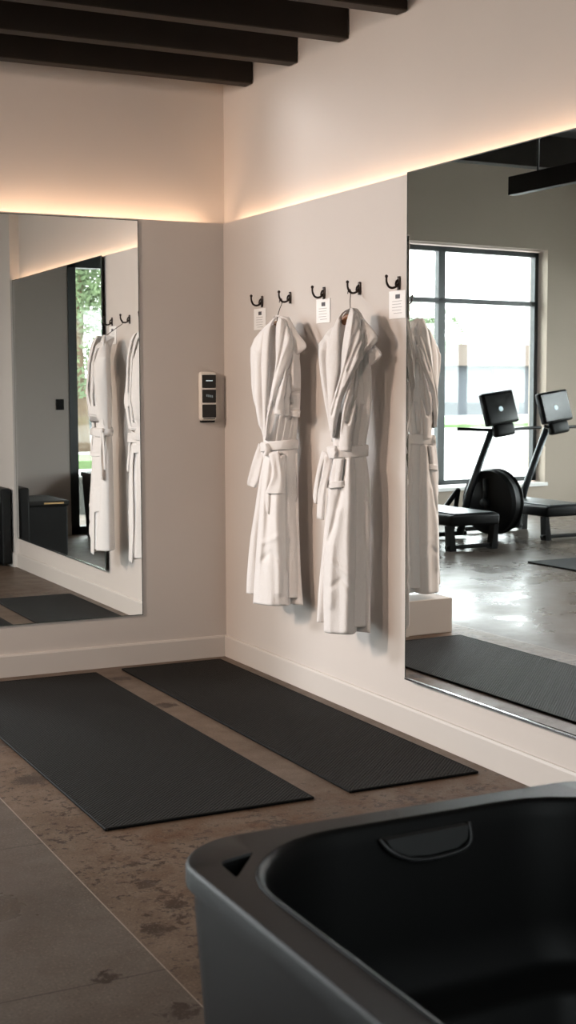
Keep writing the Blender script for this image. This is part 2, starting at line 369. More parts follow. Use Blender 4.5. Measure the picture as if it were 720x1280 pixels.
# ------------------------------------------------------------------ plunge tub in the foreground
def rrect(x0, x1, y0, y1, r, n=8):
    pts = []
    for cx, cy, a0 in ((x1-r, y1-r, 0), (x0+r, y1-r, 90), (x0+r, y0+r, 180), (x1-r, y0+r, 270)):
        for k in range(n+1):
            a = R(a0+90*k/n); pts.append((cx+r*math.cos(a), cy+r*math.sin(a)))
    return pts
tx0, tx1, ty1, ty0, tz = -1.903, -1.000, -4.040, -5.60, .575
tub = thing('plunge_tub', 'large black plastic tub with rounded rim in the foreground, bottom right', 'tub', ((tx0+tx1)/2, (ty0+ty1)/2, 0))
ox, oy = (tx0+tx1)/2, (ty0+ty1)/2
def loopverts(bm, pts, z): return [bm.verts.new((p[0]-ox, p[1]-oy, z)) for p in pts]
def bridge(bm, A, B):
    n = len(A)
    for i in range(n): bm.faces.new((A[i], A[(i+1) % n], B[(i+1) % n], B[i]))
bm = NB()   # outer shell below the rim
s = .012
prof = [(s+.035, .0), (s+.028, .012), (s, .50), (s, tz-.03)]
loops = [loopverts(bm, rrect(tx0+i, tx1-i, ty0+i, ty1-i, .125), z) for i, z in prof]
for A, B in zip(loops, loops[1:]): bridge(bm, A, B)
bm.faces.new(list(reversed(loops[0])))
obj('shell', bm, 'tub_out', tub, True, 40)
# rim: outer skirt, rounded edge, flat top with a triangular hole in each corner, inner roll
bm = NB()
seq = [(.010, tz-.034, .125), (0, tz-.034, .13), (0, tz-.008, .13), (.002, tz-.003, .13), (.006, tz, .128)]
loops = [loopverts(bm, rrect(tx0+i, tx1-i, ty0+i, ty1-i, r_), z) for i, z, r_ in seq]
for A, B in zip(loops, loops[1:]): bridge(bm, A, B)
ix0, ix1, iy0, iy1 = tx0+.064, tx1-.064, ty0+.07, ty1-.066
inner0 = loopverts(bm, rrect(ix0-.006, ix1+.006, iy0-.006, iy1+.006, .225), tz)
outer = loops[-1]
holes = []
for sx, sy in ((0, 1), (1, 1), (0, 0), (1, 0)):
    cx = (tx0+.060) if sx == 0 else (tx1-.060); cy = (ty1-.080) if sy else (ty0+.084)
    dx = 1 if sx == 0 else -1; dy = -1 if sy else 1
    # right-angled corner hole, legs along the two sides, corners rounded
    tri = [(-.008, .032), (.062, .013), (-.012, .108)]
    tri = [(cx+dx*a, cy+dy*b__) for a, b__ in tri]
    rp = []
    for i in range(3):
        p = Vector(tri[i]); a = Vector(tri[i-1]); c_ = Vector(tri[(i+1) % 3]); r_ = .012
        pa = p+(a-p).normalized()*r_; pc = p+(c_-p).normalized()*r_
        for k in range(4):
            q = k/3; rp.append(tuple((pa*(1-q)**2+p*2*q*(1-q)+pc*q*q)))
    holes.append(rp)
def edge_loop(vs): return [bm.edges.new((vs[i], vs[(i+1) % len(vs)])) if not bm.edges.get((vs[i], vs[(i+1) % len(vs)])) else bm.edges.get((vs[i], vs[(i+1) % len(vs)])) for i in range(len(vs))]
eds = edge_loop(outer)+edge_loop(inner0); hv = []
for h_ in holes:
    v_ = loopverts(bm, h_, tz); hv.append(v_); eds += edge_loop(v_)
res = bmesh.ops.triangle_fill(bm, edges=eds, use_beauty=True)
for v_, h_ in zip(hv, holes):
    cxx = sum(p[0] for p in h_)/len(h_); cyy = sum(p[1] for p in h_)/len(h_)
    l2 = loopverts(bm, [(cxx+(p[0]-cxx)*.93, cyy+(p[1]-cyy)*.93) for p in h_], tz-.004)
    bridge(bm, v_, l2)
    bmp = NB(); k2 = loopverts(bmp, [(cxx+(p[0]-cxx)*.93, cyy+(p[1]-cyy)*.93) for p in h_], tz-.004); k3 = loopverts(bmp, [(cxx+(p[0]-cxx)*.9, cyy+(p[1]-cyy)*.9) for p in h_], tz-.07)
    bridge(bmp, k2, k3); bmp.faces.new(k3); obj('corner_pocket', bmp, 'tub_in', tub)  # shaft blacker than the rim plastic, its shade put into the colour
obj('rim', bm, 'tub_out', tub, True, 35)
# basin: bead at the lip, then walls drawn in to a floor with a sitting ledge
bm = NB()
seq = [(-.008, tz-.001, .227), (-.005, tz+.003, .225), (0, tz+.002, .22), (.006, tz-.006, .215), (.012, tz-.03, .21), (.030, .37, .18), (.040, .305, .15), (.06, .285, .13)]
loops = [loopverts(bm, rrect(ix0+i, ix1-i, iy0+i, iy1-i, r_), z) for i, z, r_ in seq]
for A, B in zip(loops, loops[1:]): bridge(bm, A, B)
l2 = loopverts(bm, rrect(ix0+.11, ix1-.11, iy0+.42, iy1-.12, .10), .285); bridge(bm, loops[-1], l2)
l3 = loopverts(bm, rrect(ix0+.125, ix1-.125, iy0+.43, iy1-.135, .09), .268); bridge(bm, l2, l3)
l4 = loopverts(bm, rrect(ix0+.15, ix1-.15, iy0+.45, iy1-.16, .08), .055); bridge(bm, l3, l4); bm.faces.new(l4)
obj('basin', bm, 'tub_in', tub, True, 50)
# moulded grip on the far inner wall: thin lip hanging in front of a pocket
bm = NB(); yy = iy1-.022-oy; xc = -1.455-ox
tube(bm, smooth_path([(xc-.092, yy+.006, tz-.020), (xc-.078, yy-.006, tz-.038), (xc-.045, yy-.012, tz-.055), (xc, yy-.012, tz-.061), (xc+.058, yy-.010, tz-.057), (xc+.080, yy-.006, tz-.044), (xc+.084, yy+.006, tz-.016)], 6), .0038, 8)
gr = obj('grip', bm, 'tub_out', tub, True)
bm = NB(); prism(bm, [(xc-.085, tz-.02), (xc-.072, tz-.038), (xc-.042, tz-.053), (xc, tz-.058), (xc+.055, tz-.054), (xc+.075, tz-.042), (xc+.078, tz-.018)], 1, yy-.004, yy+.012)
obj('grip_pocket', bm, 'black_matte', gr)

# black cabinet standing against the pier past the big mirror (seen in the back-wall mirror)
cab = thing('equipment_cabinet', 'black equipment cabinet by the pier, seen at the left edge of the left mirror', 'cabinet', (-.21, -4.15, 0))
obj('body', bx(-.20, .17, -.26, .30, .02, .43, .01), 'black', cab)
obj('lid', bx(-.215, .172, -.27, .315, .43, .47, .012), 'black_matte', cab)
obj('backpanel', bx(.10, .172, -.25, .36, .02, .575, .012), 'black', cab)
d_ = obj('door', bx(-.212, -.20, -.22, .26, .06, .38, .004), 'steel_grey', cab)
bm = NB(); tube(bm, [(-.214, -.12, .34), (-.23, -.11, .34), (-.23, .15, .34), (-.214, .16, .34)], .006); obj('handle', bm, 'chrome', d_, True)
bm = NB(); box(bm, -.17, -.02, .3155, .319, .445, .458, .0015); obj('badge', bm, 'gold', cab)
for dx, dy in ((-.17, -.22), (-.17, .26), (.14, -.22), (.14, .26)):
    bm = NB(); tube(bm, [(dx, dy, 0), (dx, dy, .022)], .018, 12); obj('foot', bm, 'rubber', cab)
# light switch on the door wall
sw = thing('light_switch', 'small square black light switch on the wall beside the glass door, in the left mirror', 'switch', (-.90, YD, 1.16))
obj('plate', bx(-.036, .036, .0, .008, -.048, .048, .003), 'black_matte', sw); obj('rocker', bx(-.014, .014, .008, .013, -.026, .026, .002), 'black', sw)

# ------------------------------------------------------------------ control panel with three screens
dv = thing('control_panel', 'cream wall control panel with three stacked black screens, left of the corner', 'control panel', (-.097, 0, 1.262))
bm = NB(); box(bm, -.042, .042, -.034, -.0008, -.116, .116, .012, 4)
obj('housing', bm, 'device', dv, True, 40)
obj('bottom_tray', bx(-.034, .036, -.026, -.001, -.124, -.114, .003), 'black_matte', dv)
for k, zc in enumerate((.070, .000, -.070)):
    s_ = obj('screen', bx(-.033, .037, -.0365, -.033, zc-.031, zc+.031, .003, 2), 'screen', dv)
    if k == 0:
        bm = NB()
        for q in range(6): box(bm, -.014+q*.0058, -.0095+q*.0058, -.0370, -.0364, zc+.001, zc+.0055)
        obj('readout', bm, 'read', s_)
    elif k == 1:
        bm = NB()
        for q in range(4): box(bm, -.013+q*.009, -.007+q*.009, -.0370, -.0364, zc-.002-q*.0015, zc+.009-q*.0015)
        obj('readout', bm, 'read_dim', s_)
obj('trim_line', bx(-.028, .032, -.0355, -.033, -.109, -.105, .001), 'steel_grey', dv)

# ------------------------------------------------------------------ hooks and cards
def hook_parts(t):
    bm = NB(); box(bm, -.006, 0, -.010, .010, -.024, .026, .004, 3); obj('plate', bm, 'iron', t, True, 40)
    bm = NB()
    tube(bm, smooth_path([(-.004, 0, .0), (-.014, 0, -.012), (-.030, 0, -.018), (-.046, 0, -.013), (-.055, 0, .004), (-.056, 0, .022)], 5), [.0045]*20+[.004]*5+[.0055], 10)
    bmesh.ops.create_uvsphere(bm, u_segments=10, v_segments=8, radius=.0065, matrix=Matrix.Translation((-.056, 0, .024)))
    obj('arm', bm, 'iron', t, True)
    bm = NB(); tube(bm, smooth_path([(-.004, 0, .012), (-.012, 0, .008), (-.016, 0, -.004), (-.014, 0, -.012)], 4), .004, 8); obj('brace', bm, 'iron', t, True)
    for dz in (.018, -.017):
        bm = NB(); bmesh.ops.create_uvsphere(bm, u_segments=8, v_segments=6, radius=.003, matrix=Matrix.Translation((-.006, 0, dz))); obj('screw', bm, 'chrome', t, True)
hl = ['black iron wall hook above the card nearest the corner, nothing hung on it', 'black iron wall hook holding the robe nearer the corner', 'black iron wall hook between the two robes, above a card',
      'black iron wall hook holding the robe nearer the big mirror', 'black iron wall hook beside the big mirror, highest of the row in the photo']
hy = [-.430, -.712, -1.022, -1.318, -1.615]
h0 = thing('wall_hook', hl[0], 'hook', (-.0005, hy[0], 1.686), 0, 'five iron hooks on the robe wall'); hook_parts(h0)
for k in range(1, 5):
    h_ = dup(h0); h_.location = (-.0005, hy[k], 1.686); h_['label'] = hl[k]
h_ = dup(h0); h_.location = (XE-.0005, .06, 1.75); h_['label'] = 'black iron hook at the end of the back wall, in the big mirror'; h_['group'] = 'hooks at the wall end'
def card(y0, y1, z0, z1, label):
    t = thing('instruction_card', label, 'card', (-.0008, (y0+y1)/2, (z0+z1)/2), 0, 'white cards under the hooks')
    a = (y1-y0)/2; b_ = (z1-z0)/2
    obj('sheet', bx(-.003, 0, -a, a, -b_, b_, .0008, 1), 'paper', t)
    bm = NB(); box(bm, -.0037, -.003, -.020, .012, b_-.030, b_-.014); obj('picture', bm, 'ink_dark', t)
    bm = NB()
    for q in range(5):
        zz = b_-.040-q*.011
        box(bm, -.0036, -.003, -.034+.006*(q % 2), .036-.012*(q == 4), zz, zz+.0016)
    obj('text_lines', bm, 'ink', t)
card(-.468, -.345, 1.562, 1.657, 'white printed card under the hook nearest the corner')
card(-1.075, -.955, 1.566, 1.664, 'white printed card on the wall between the two robes')
card(-1.665, -1.545, 1.556, 1.660, 'white printed card beside the big mirror, right of both robes')

# ------------------------------------------------------------------ robes
def interp(tab, y):
    if y <= tab[0][0]: return tab[0][1:]
    for a, b_ in zip(tab, tab[1:]):
        if y <= b_[0]:
            t = (y-a[0])/(b_[0]-a[0]); return tuple(p+(q-p)*t for p, q in zip(a[1:], b_[1:]))
    return tab[-1][1:]
def segd(px, py, pts):
    best = 1e9
    for (ax, ay), (bx_, by) in zip(pts, pts[1:]):
        dx, dy = bx_-ax, by-ay; L2 = dx*dx+dy*dy or 1e-9
        t = max(0, min(1, ((px-ax)*dx+(py-ay)*dy)/L2)); d = math.hypot(px-ax-t*dx, py-ay-t*dy)
        if d < best: best = d
    return best
class Robe:
    """Front sheet drawn in a design frame (u across, v down, one unit = mpp metres), given depth and closed at the back."""
    def __init__(s, name, label, group, loc, phi, u0, mpp, v1600, view, sil, bf, strokes, seed):
        s.root = thing(name, label, 'bathrobe', loc, phi-PI/2, group)
        s.u0, s.mpp, s.v16 = u0, mpp, v1600; s.sil = sil; s.bf = bf; s.strokes = strokes; s.seed = seed
        F = Vector((-math.cos(phi), -math.sin(phi))); X = Vector((math.sin(phi), -math.cos(phi))); sr = Vector((-view[1], view[0]))
        s.al = X.dot(sr); s.be = F.dot(sr); s.zl = loc[2]
    def z(s, v): return 1.6-(v-s.v16)*s.mpp-s.zl
    def dims(s, v):
        l, r = interp(s.sil, v); b = interp(s.bf, v)[0]
        SL, SR = (l-s.u0)*s.mpp, (r-s.u0)*s.mpp; W = SR-SL; q = abs(s.be)*b
        aa = max((W*W-q*q)/(2*W), .012); return aa/s.al, (SR-aa)/s.al, b
    def wave(s, X, v, k=1):
        z = v*s.mpp
        return noise.noise(Vector((X*13+s.seed, z*1.6, s.seed)))*.016*k+noise.noise(Vector((X*34+s.seed, z*4, 7+s.seed)))*.008*k
    def D(s, X, v):
        a, c, b = s.dims(v); t = max(-1, min(1, (X-c)/a)); return b*math.sqrt(max(0, 1-t*t))
    def U(s, X, d): return s.u0+(s.al*X+s.be*d)/s.mpp
    def detail(s, u, v, which):
        t = 0
        for pts, amp, wd, layer in s.strokes:
            if layer != which: continue
            dd = segd(u, v, pts)
            if dd < wd*3: t += 1.35*amp*math.exp(-(dd/wd)**2)
        return t
    def Xof(s, u, v):
        X = (u-s.u0)*s.mpp/s.al
        for _ in range(5): X = ((u-s.u0)*s.mpp-s.be*s.D(X, v))/s.al
        return X
    def body(s, v0, v1, m='robe', nv=220, nu=176):
        bm = NB(); rings = []
        for j in range(nv+1):
            v = v0+(v1-v0)*j/nv; a, c, b = s.dims(v); ring = []
            for i in range(nu):
                th = 2*PI*i/nu; ct, st = math.cos(th), math.sin(th)
                X = c-a*ct
                if st >= 0:
                    d = b*st; edge = min(1, st*2.2)
                    d += (s.wave(X, v)+s.detail(s.U(X, d), v, 'body'))*edge
                else: d = -b*.45*abs(st)**.8
                ring.append(bm.verts.new((X, -d, s.z(v))))
            rings.append(ring)
        for A, B in zip(rings, rings[1:]): bridge(bm, A, B)
        top = bm.verts.new((sum(x.co.x for x in rings[0])/nu, 0, s.z(v0)+.004)); 
        for i in range(nu): bm.faces.new((top, rings[0][i], rings[0][(i+1) % nu]))
        # hem: turned up inside, open underneath
        ins = [bm.verts.new((q.co.x*.93+.07*s.dims(v1)[1], q.co.y*.86, q.co.z+.0)) for q in rings[-1]]
        ins2 = [bm.verts.new((q.co.x, q.co.y, q.co.z+.12)) for q in ins]
        bridge(bm, rings[-1], ins); bridge(bm, ins, ins2); bm.faces.new(ins2)
        return obj('robe_body', bm, m, s.root, True)
    def patch(s, name, left, right, off=.006, thick=.008, bulge=.004, ripple=0, nr=2, layer=None, n=60, mcount=18, pre=None, parent=None, power=6, wave=.5):
        """left / right: matching lists of (u, v) down the two edges; pre: extra depth along the length."""
        Lp = smooth_path([(a, b_, 0) for a, b_ in left], 8); Rp = smooth_path([(a, b_, 0) for a, b_ in right], 8)
        bm = NB(); F_, B_ = [], []; K = len(Lp)-1
        for j in range(n+1):
            tt = j/n; q = tt*K; i0 = min(int(q), K-1); fr = q-i0
            l = Lp[i0].lerp(Lp[i0+1], fr); r_ = Rp[i0].lerp(Rp[i0+1], fr)
            ex = 0
            if pre:
                k = tt*(len(pre)-1); k0 = min(int(k), len(pre)-2); ex = pre[k0]+(pre[k0+1]-pre[k0])*(k-k0)
            fr_, bk = [], []
            endf = min(1, math.sqrt(min(tt, 1-tt)*n/2.2)) if n > 10 else 1
            for i in range(mcount+1):
                sx = i/mcount; u = l.x+(r_.x-l.x)*sx; v = l.y+(r_.y-l.y)*sx
                X = s.Xof(u, v); d0 = s.D(X, v)
                e = math.sqrt(max(0, 1-abs(2*sx-1)**power))*endf
                d = d0+off+ex+wave*s.wave(X, v)*.6+ripple*math.sin(2*PI*nr*sx+tt*3)*e+(s.detail(u, v, layer) if layer else 0)+bulge*(1-(2*sx-1)**2)*e
                X2 = ((u-s.u0)*s.mpp-s.be*d)/s.al
                z = s.z(v)
                fr_.append(bm.verts.new((X2, -(d+thick*.5*e), z))); bk.append(bm.verts.new((X2, -(d-thick*.5*e-.0008), z)))
            F_.append(fr_); B_.append(bk)
        for j in range(n):
            for i in range(mcount):
                bm.faces.new((F_[j][i], F_[j][i+1], F_[j+1][i+1], F_[j+1][i])); bm.faces.new((B_[j][i], B_[j+1][i], B_[j+1][i+1], B_[j][i+1]))
            bm.faces.new((F_[j][0], F_[j+1][0], B_[j+1][0], B_[j][0])); bm.faces.new((F_[j][-1], B_[j][-1], B_[j+1][-1], F_[j+1][-1]))
        for i in range(mcount):
            bm.faces.new((F_[0][i], B_[0][i], B_[0][i+1], F_[0][i+1])); bm.faces.new((F_[-1][i], F_[-1][i+1], B_[-1][i+1], B_[-1][i]))
        return obj(name, bm, 'robe', parent or s.root, True)
    def belt(s, vl, vr, hgt, off=.009):
        bm = NB(); nu = 80; rings = []
        for i in range(nu):
            th = 2*PI*i/nu; vm = (vl+vr)/2; a, c, b = s.dims(vm); ct, st = math.cos(th), math.sin(th)
            f = (1-ct)/2; v = vl+(vr-vl)*f
            a, c, b = s.dims(v)
            X = c-(a+off*.6)*ct; d = (b+off)*st if st > 0 else -(b*.45+.004)*abs(st)**.8
            ring = []
            for k in range(12):
                q = 2*PI*k/12; dz = math.cos(q)*hgt/2; dd = math.sin(q)*.005+noise.noise(Vector((X*40, dz*90, s.seed)))*.003
                nx = -ct; nd = st
                ring.append(bm.verts.new((X+nx*dd, -(d+nd*dd), s.z(v)+math.copysign(abs(dz)**.6*(hgt/2)**.4, dz))))
            rings.append(ring)
        for i in range(nu): bridge(bm, rings[i], rings[(i+1) % nu])
        return obj('belt', bm, 'robe', s.root, True)
    def pts(s, L, off=.02): # design points -> local coordinates
        return [(s.Xof(u, v), -(s.D(s.Xof(u, v), v)+off), s.z(v)) for u, v in L]

def hanger(label, loc, rz, tip, width=.13, grp='wooden hangers under the robes'):
    t = thing('wooden_hanger', label, 'hanger', loc, rz, grp)
    bm = NB(); prev = None
    P = smooth_path([(-width, .0, -.058), (-width*.62, 0, -.030), (-.03, 0, -.008), (0, 0, 0), (.03, 0, -.008), (width*.62, 0, -.030), (width, 0, -.058)], 5)
    tube(bm, P, [.010]*len(P), 10); obj('bar', bm, 'wood', t, True)
    bm = NB(); q = Vector(tip)
    tube(bm, smooth_path([(0, 0, .0), (0, 0, .02), tuple(q*.55+Vector((0, 0, .004))), tuple(q+Vector((.004, 0, -.012))), tuple(q+Vector((.004, 0, .004))), tuple(q+Vector((0, 0, .009))), tuple(q+Vector((-.008, 0, .004))), tuple(q+Vector((-.011, 0, -.008)))], 5), .0018, 8)
    obj('hook', bm, 'iron', t, True)
    return t

def tipof(rp, z, y):
    dx, dy = -.046-rp[0], y-rp[1]
    return (dx*math.sin(PHI)-dy*math.cos(PHI), dx*math.cos(PHI)+dy*math.sin(PHI), 1.673-z)
VIEW1 = (-.440, -.898); VIEW2 = (-.488, -.873)
PHI = R(20)
# ---- robe nearer the corner
sil1 = [(394, 344, 353), (400, 341, 363), (410, 330, 370), (422, 320, 374), (434, 314.5, 377), (450, 314, 376), (480, 316, 376), (500, 319, 375), (520, 324, 374), (540, 329, 372), (553, 331.5, 371), (565, 331, 373),
        (600, 324, 373.5), (650, 318, 374.5), (700, 313, 376), (740, 309.5, 377.5), (765, 309, 377.5)]
bf1 = [(394, .018), (410, .040), (440, .062), (500, .074), (553, .060), (600, .072), (765, .082)]
st1 = [([(346.5, 399), (343.5, 415), (342.5, 470), (337.5, 505)], -.055, 4.2, 'body'),
       ([(334, 420), (331, 460), (330, 500), (333, 545)], -.007, 3, 'body'),
       ([(324, 440), (322, 480), (328, 530)], .005, 4, 'body'),
       ([(349, 522), (344, 552)], -.017, 1.5, 'body'), ([(357, 522), (352, 552)], -.017, 1.5, 'body'), ([(364, 522), (359, 552)], -.017, 1.5, 'body'), ([(369, 522), (365, 552)], -.014, 1.5, 'body'),
       ([(353, 522), (348, 552)], .007, 2.2, 'body'), ([(361, 522), (356, 552)], .007, 2.2, 'body'), ([(337, 520), (338, 550)], .006, 2.5, 'body'),
       ([(332, 575), (324, 640), (319, 700), (316, 760)], -.012, 3, 'body'),
       ([(362, 572), (361, 620), (361, 710)], -.008, 3.2, 'front'), ([(345, 570), (338, 640), (336, 700)], -.005, 4, 'front'), ([(352, 570), (350, 640), (352, 740)], .006, 5, 'front'),
       ([(369, 565), (371, 590), (372, 620)], -.007, 2, 'front'), ([(340, 575), (333, 620), (328, 700)], .006, 4, 'front'), ([(330, 680), (345, 672), (352, 668)], .003, 3, 'front'), ([(330, 700), (342, 690), (352, 700)], -.003, 3, 'front'),
       ([(362, 404), (356, 440), (346, 475), (338, 510)], -.006, 1.6, 'lapel'), ([(368, 420), (352, 455), (343, 490)], .004, 3, 'lapel'), ([(356, 398), (352, 430), (349, 460)], .004, 2.4, 'lapel'),
       ([(367, 448), (365, 480), (369, 503)], -.009, 2.2, 'sleeve'), ([(360, 470), (355, 495), (350, 508)], .006, 3, 'sleeve'), ([(373, 440), (372, 480)], .005, 2.5, 'sleeve'), ([(359, 492), (352, 512)], .004, 4, 'sleeve'), ([(377, 488), (368, 490), (362, 496)], -.010, 2.0, 'sleeve')]
RP1 = (-.108, -.800, 1.585)
r1 = Robe('bathrobe', 'white terry bathrobe nearer the corner, sleeve folded across its front, belt tied', 'white bathrobes on the wall hooks', RP1, PHI, 349.5, .003355, 395, VIEW1, sil1, bf1, st1, 1.3)
r1.body(394, 748)
r1.patch('front_panel', [(333, 569), (326, 640), (321, 700), (317, 759)], [(374, 566), (375, 640), (377, 700), (380.5, 757)], off=.005, thick=.012, bulge=.004, layer='front', n=90, mcount=44, power=14, wave=1.2)
r1.patch('left_lapel', [(346, 397), (334, 412), (329.5, 449), (330.5, 494), (333, 545)], [(348.5, 397), (341, 412), (339, 449), (336.5, 500), (335.5, 550)], off=.008, thick=.010, bulge=.003, n=60)
r1.patch('sleeve', [(366, 430), (361, 455), (356, 478), (350, 494), (345, 516)], [(372, 428), (376.5, 455), (377.5, 480), (377, 500), (376, 520)], off=.026, thick=.034, bulge=.012, layer='sleeve', n=70, mcount=44, power=3)
cu = r1.patch('cuff', [(347, 509), (345, 516.5)], [(377.5, 512), (376.5, 521)], off=.036, thick=.036, bulge=.004, n=12, power=3)
r1.patch('right_lapel', [(355, 394.5), (348.5, 405), (347.5, 430), (347, 457), (341, 492), (335, 530), (334, 552)], [(364, 397), (374, 416), (385, 434), (371, 447), (357, 470), (343, 507), (338, 545)], off=.022, thick=.012, bulge=.010, layer='lapel', n=110, mcount=44, pre=[.0, .008, .012, .010, .006, .0, -.006], power=5)
r1.belt(560, 554.5, .040, .012)
kn = r1.patch('belt_knot', [(329, 554), (328, 562), (331, 570)], [(338, 553), (341, 561), (338, 569)], off=.022, thick=.022, bulge=.006, n=24, mcount=12, power=3)
r1.patch('belt_loop', [(325, 555), (317, 578), (310, 604), (311, 609.5)], [(334, 561), (331, 580), (326, 602), (321, 612.5)], off=.020, thick=.012, bulge=.004, ripple=.003, nr=1, n=40, mcount=14, power=6, pre=[0, .006, .008, .004])
r1.patch('belt_tail', [(337, 565), (343, 590), (335, 612), (336, 616)], [(351, 562), (356, 592), (357.5, 608), (357, 615.5)], off=.018, thick=.012, bulge=.003, ripple=.003, nr=1, n=40, mcount=14, pre=[.0, .004, .006, .006])
r1.patch('belt_tail', [(332.5, 612), (333, 626), (336, 641)], [(340, 612), (340, 626), (338.5, 643)], off=.012, thick=.010, bulge=.002, n=24, mcount=10, power=4)
hanger('brown wooden hanger inside the robe nearer the corner', (RP1[0], RP1[1], 1.572), PHI-PI/2, tipof(RP1, 1.572, hy[1]), .055)

# ---- robe nearer the big mirror
sil2 = [(387, 438, 449), (394, 432, 455), (405, 423, 460), (416, 412, 463), (430, 399, 467), (445, 399.5, 466), (474, 405, 466), (505, 409, 466), (535, 413.5, 463), (560, 418, 459), (572, 418, 460),
        (600, 412, 464), (650, 407, 465), (700, 404, 465), (750, 400, 464.5), (800, 398, 464)]
bf2 = [(387, .018), (405, .040), (440, .064), (500, .076), (560, .062), (600, .074), (800, .084)]
st2 = [([(437, 392), (431, 405), (429.5, 455), (423, 490)], -.055, 4.6, 'body'),
       ([(410, 425), (411, 470), (417, 530)], -.007, 3, 'body'), ([(404, 440), (410, 490), (415, 540)], .005, 3.5, 'body'),
       ([(437, 520), (435, 556)], -.017, 1.7, 'body'), ([(446, 515), (443, 556)], -.017, 1.7, 'body'), ([(456, 510), (451, 556)], -.017, 1.7, 'body'), ([(428, 530), (430, 558)], -.014, 1.5, 'body'),
       ([(441, 515), (439, 556)], .008, 2.6, 'body'), ([(451, 515), (447, 556)], .008, 2.6, 'body'), ([(460, 515), (456, 550)], .006, 2.4, 'body'),
       ([(416, 580), (409, 650), (406, 720), (404, 790)], -.014, 2.6, 'body'),
       ([(436, 578), (430, 620), (421, 660), (415, 680)], -.009, 3.0, 'front'), ([(449, 578), (452, 605), (459, 628)], -.008, 2.2, 'front'), ([(428, 640), (420, 700), (418, 760)], .006, 5, 'front'),
       ([(442, 580), (440, 640), (441, 720), (438, 790)], .006, 6, 'front'), ([(455, 640), (452, 720), (454, 790)], -.005, 4, 'front'), ([(418, 738), (432, 726), (446, 745)], -.003, 3, 'front'), ([(420, 706), (434, 716), (448, 722)], .003, 3, 'front'),
       ([(458, 402), (448, 425), (438, 455), (428, 490), (420, 520)], -.006, 1.8, 'lapel'), ([(446, 396), (442, 425), (436, 460), (425, 495)], .005, 2.6, 'lapel'), ([(462, 416), (450, 440), (440, 465)], -.005, 1.5, 'lapel'), ([(470, 426), (452, 452), (436, 485)], .004, 2.4, 'lapel'),
       ([(452, 455), (450, 495), (441, 528)], -.020, 2.2, 'sleeve'), ([(459, 505), (450, 535), (447, 552)], -.016, 1.8, 'sleeve'), ([(445, 480), (436, 510), (430, 540)], .006, 3, 'sleeve')]
RP2 = (-.108, -1.435, 1.585)
r2 = Robe('bathrobe', 'white terry bathrobe nearer the big mirror, wide collar folded over, pocket on the skirt', 'white bathrobes on the wall hooks', RP2, PHI, 441.5, .003024, 387, VIEW2, sil2, bf2, st2, 5.7)
r2.body(387, 788)
r2.patch('front_panel', [(417, 574), (411, 640), (408.5, 690), (407, 740), (408, 798)], [(461, 571), (465.5, 640), (466, 690), (467, 740), (467, 796)], off=.005, thick=.012, bulge=.004, layer='front', n=96, mcount=46, power=14, wave=1.2)
r2.patch('left_lapel', [(436, 388), (423, 403), (411, 442), (413, 489), (418, 535)], [(439.5, 388), (428.5, 401), (427.5, 455), (422.5, 492), (419, 545)], off=.008, thick=.010, bulge=.003, n=60)
r2.patch('sleeve', [(448, 440), (440, 480), (432, 515), (427, 566)], [(465, 435), (467.5, 480), (466.5, 515), (459, 566)], off=.012, thick=.024, bulge=.006, layer='sleeve', n=90, mcount=50, power=3)
r2.patch('cuff', [(462, 432), (463, 444), (466, 459)], [(470, 432), (480, 446), (467, 458.5)], off=.014, thick=.012, bulge=.0, n=24, mcount=12, wave=.2)
r2.patch('right_lapel', [(442, 387), (436, 408), (431, 440), (429, 470), (421, 498), (415, 524), (418, 556)], [(450, 388), (459, 402), (475, 427), (460, 444), (446, 468), (430, 505), (421, 548)], off=.022, thick=.012, bulge=.010, layer='lapel', n=110, mcount=46, pre=[.0, .008, .012, .010, .006, .0, -.006], power=5)
r2.belt(569, 565, .046, .012)
r2.patch('belt_knot', [(412, 561), (412, 569), (416, 577)], [(423, 559), (426, 567), (422, 575)], off=.022, thick=.022, bulge=.006, n=24, mcount=12, power=3)
r2.patch('belt_loop', [(405, 567), (398, 596), (393.5, 624), (395, 636)], [(413, 569), (404, 598), (401, 624), (399, 637)], off=.010, thick=.012, bulge=.003, n=40, mcount=12, pre=[.004, .0, -.004, -.006])
r2.patch('belt_tail', [(409, 569), (405, 596), (400, 622), (398, 655)], [(419, 573), (415, 596), (410, 620), (407.5, 656)], off=.020, thick=.011, bulge=.003, ripple=.002, nr=1, n=40, mcount=12, pre=[.0, .008, .008, .004])
r2.patch('belt_tail', [(424, 575), (423, 590), (421, 606)], [(434, 574), (432, 590), (430, 604)], off=.014, thick=.010, bulge=.003, n=30, mcount=10, pre=[.0, .002, -.002])
r2.patch('pocket', [(411, 605), (411.5, 614.5)], [(433.5, 602), (434.5, 610)], off=.014, thick=.014, bulge=.004, n=14, mcount=20, power=8)
r2.patch('pocket', [(456, 627), (456.5, 634)], [(463.5, 628), (463, 633)], off=.012, thick=.012, bulge=.002, n=14, mcount=10, power=4)
hanger('brown wooden hanger inside the robe nearer the big mirror', (RP2[0], RP2[1], 1.572), PHI-PI/2, tipof(RP2, 1.572, hy[3]), .055)

# ---- robe at the end of the back wall, only seen in the big mirror
r3 = dup(r2.root); r3.location = (XE-.128, .105, 1.642); r3.scale = (1.12, 1.1, 1.165); r3.rotation_euler = (0, 0, R(62)-PI/2)
r3['label'] = 'long white bathrobe at the end of the back wall, seen in the big mirror'; r3['group'] = 'robe at the wall end'
hanger('wooden hanger of the long robe at the wall end', (XE-.128, .105, 1.625), R(62)-PI/2, (.10, .06, .06), .055, 'hanger at the wall end')

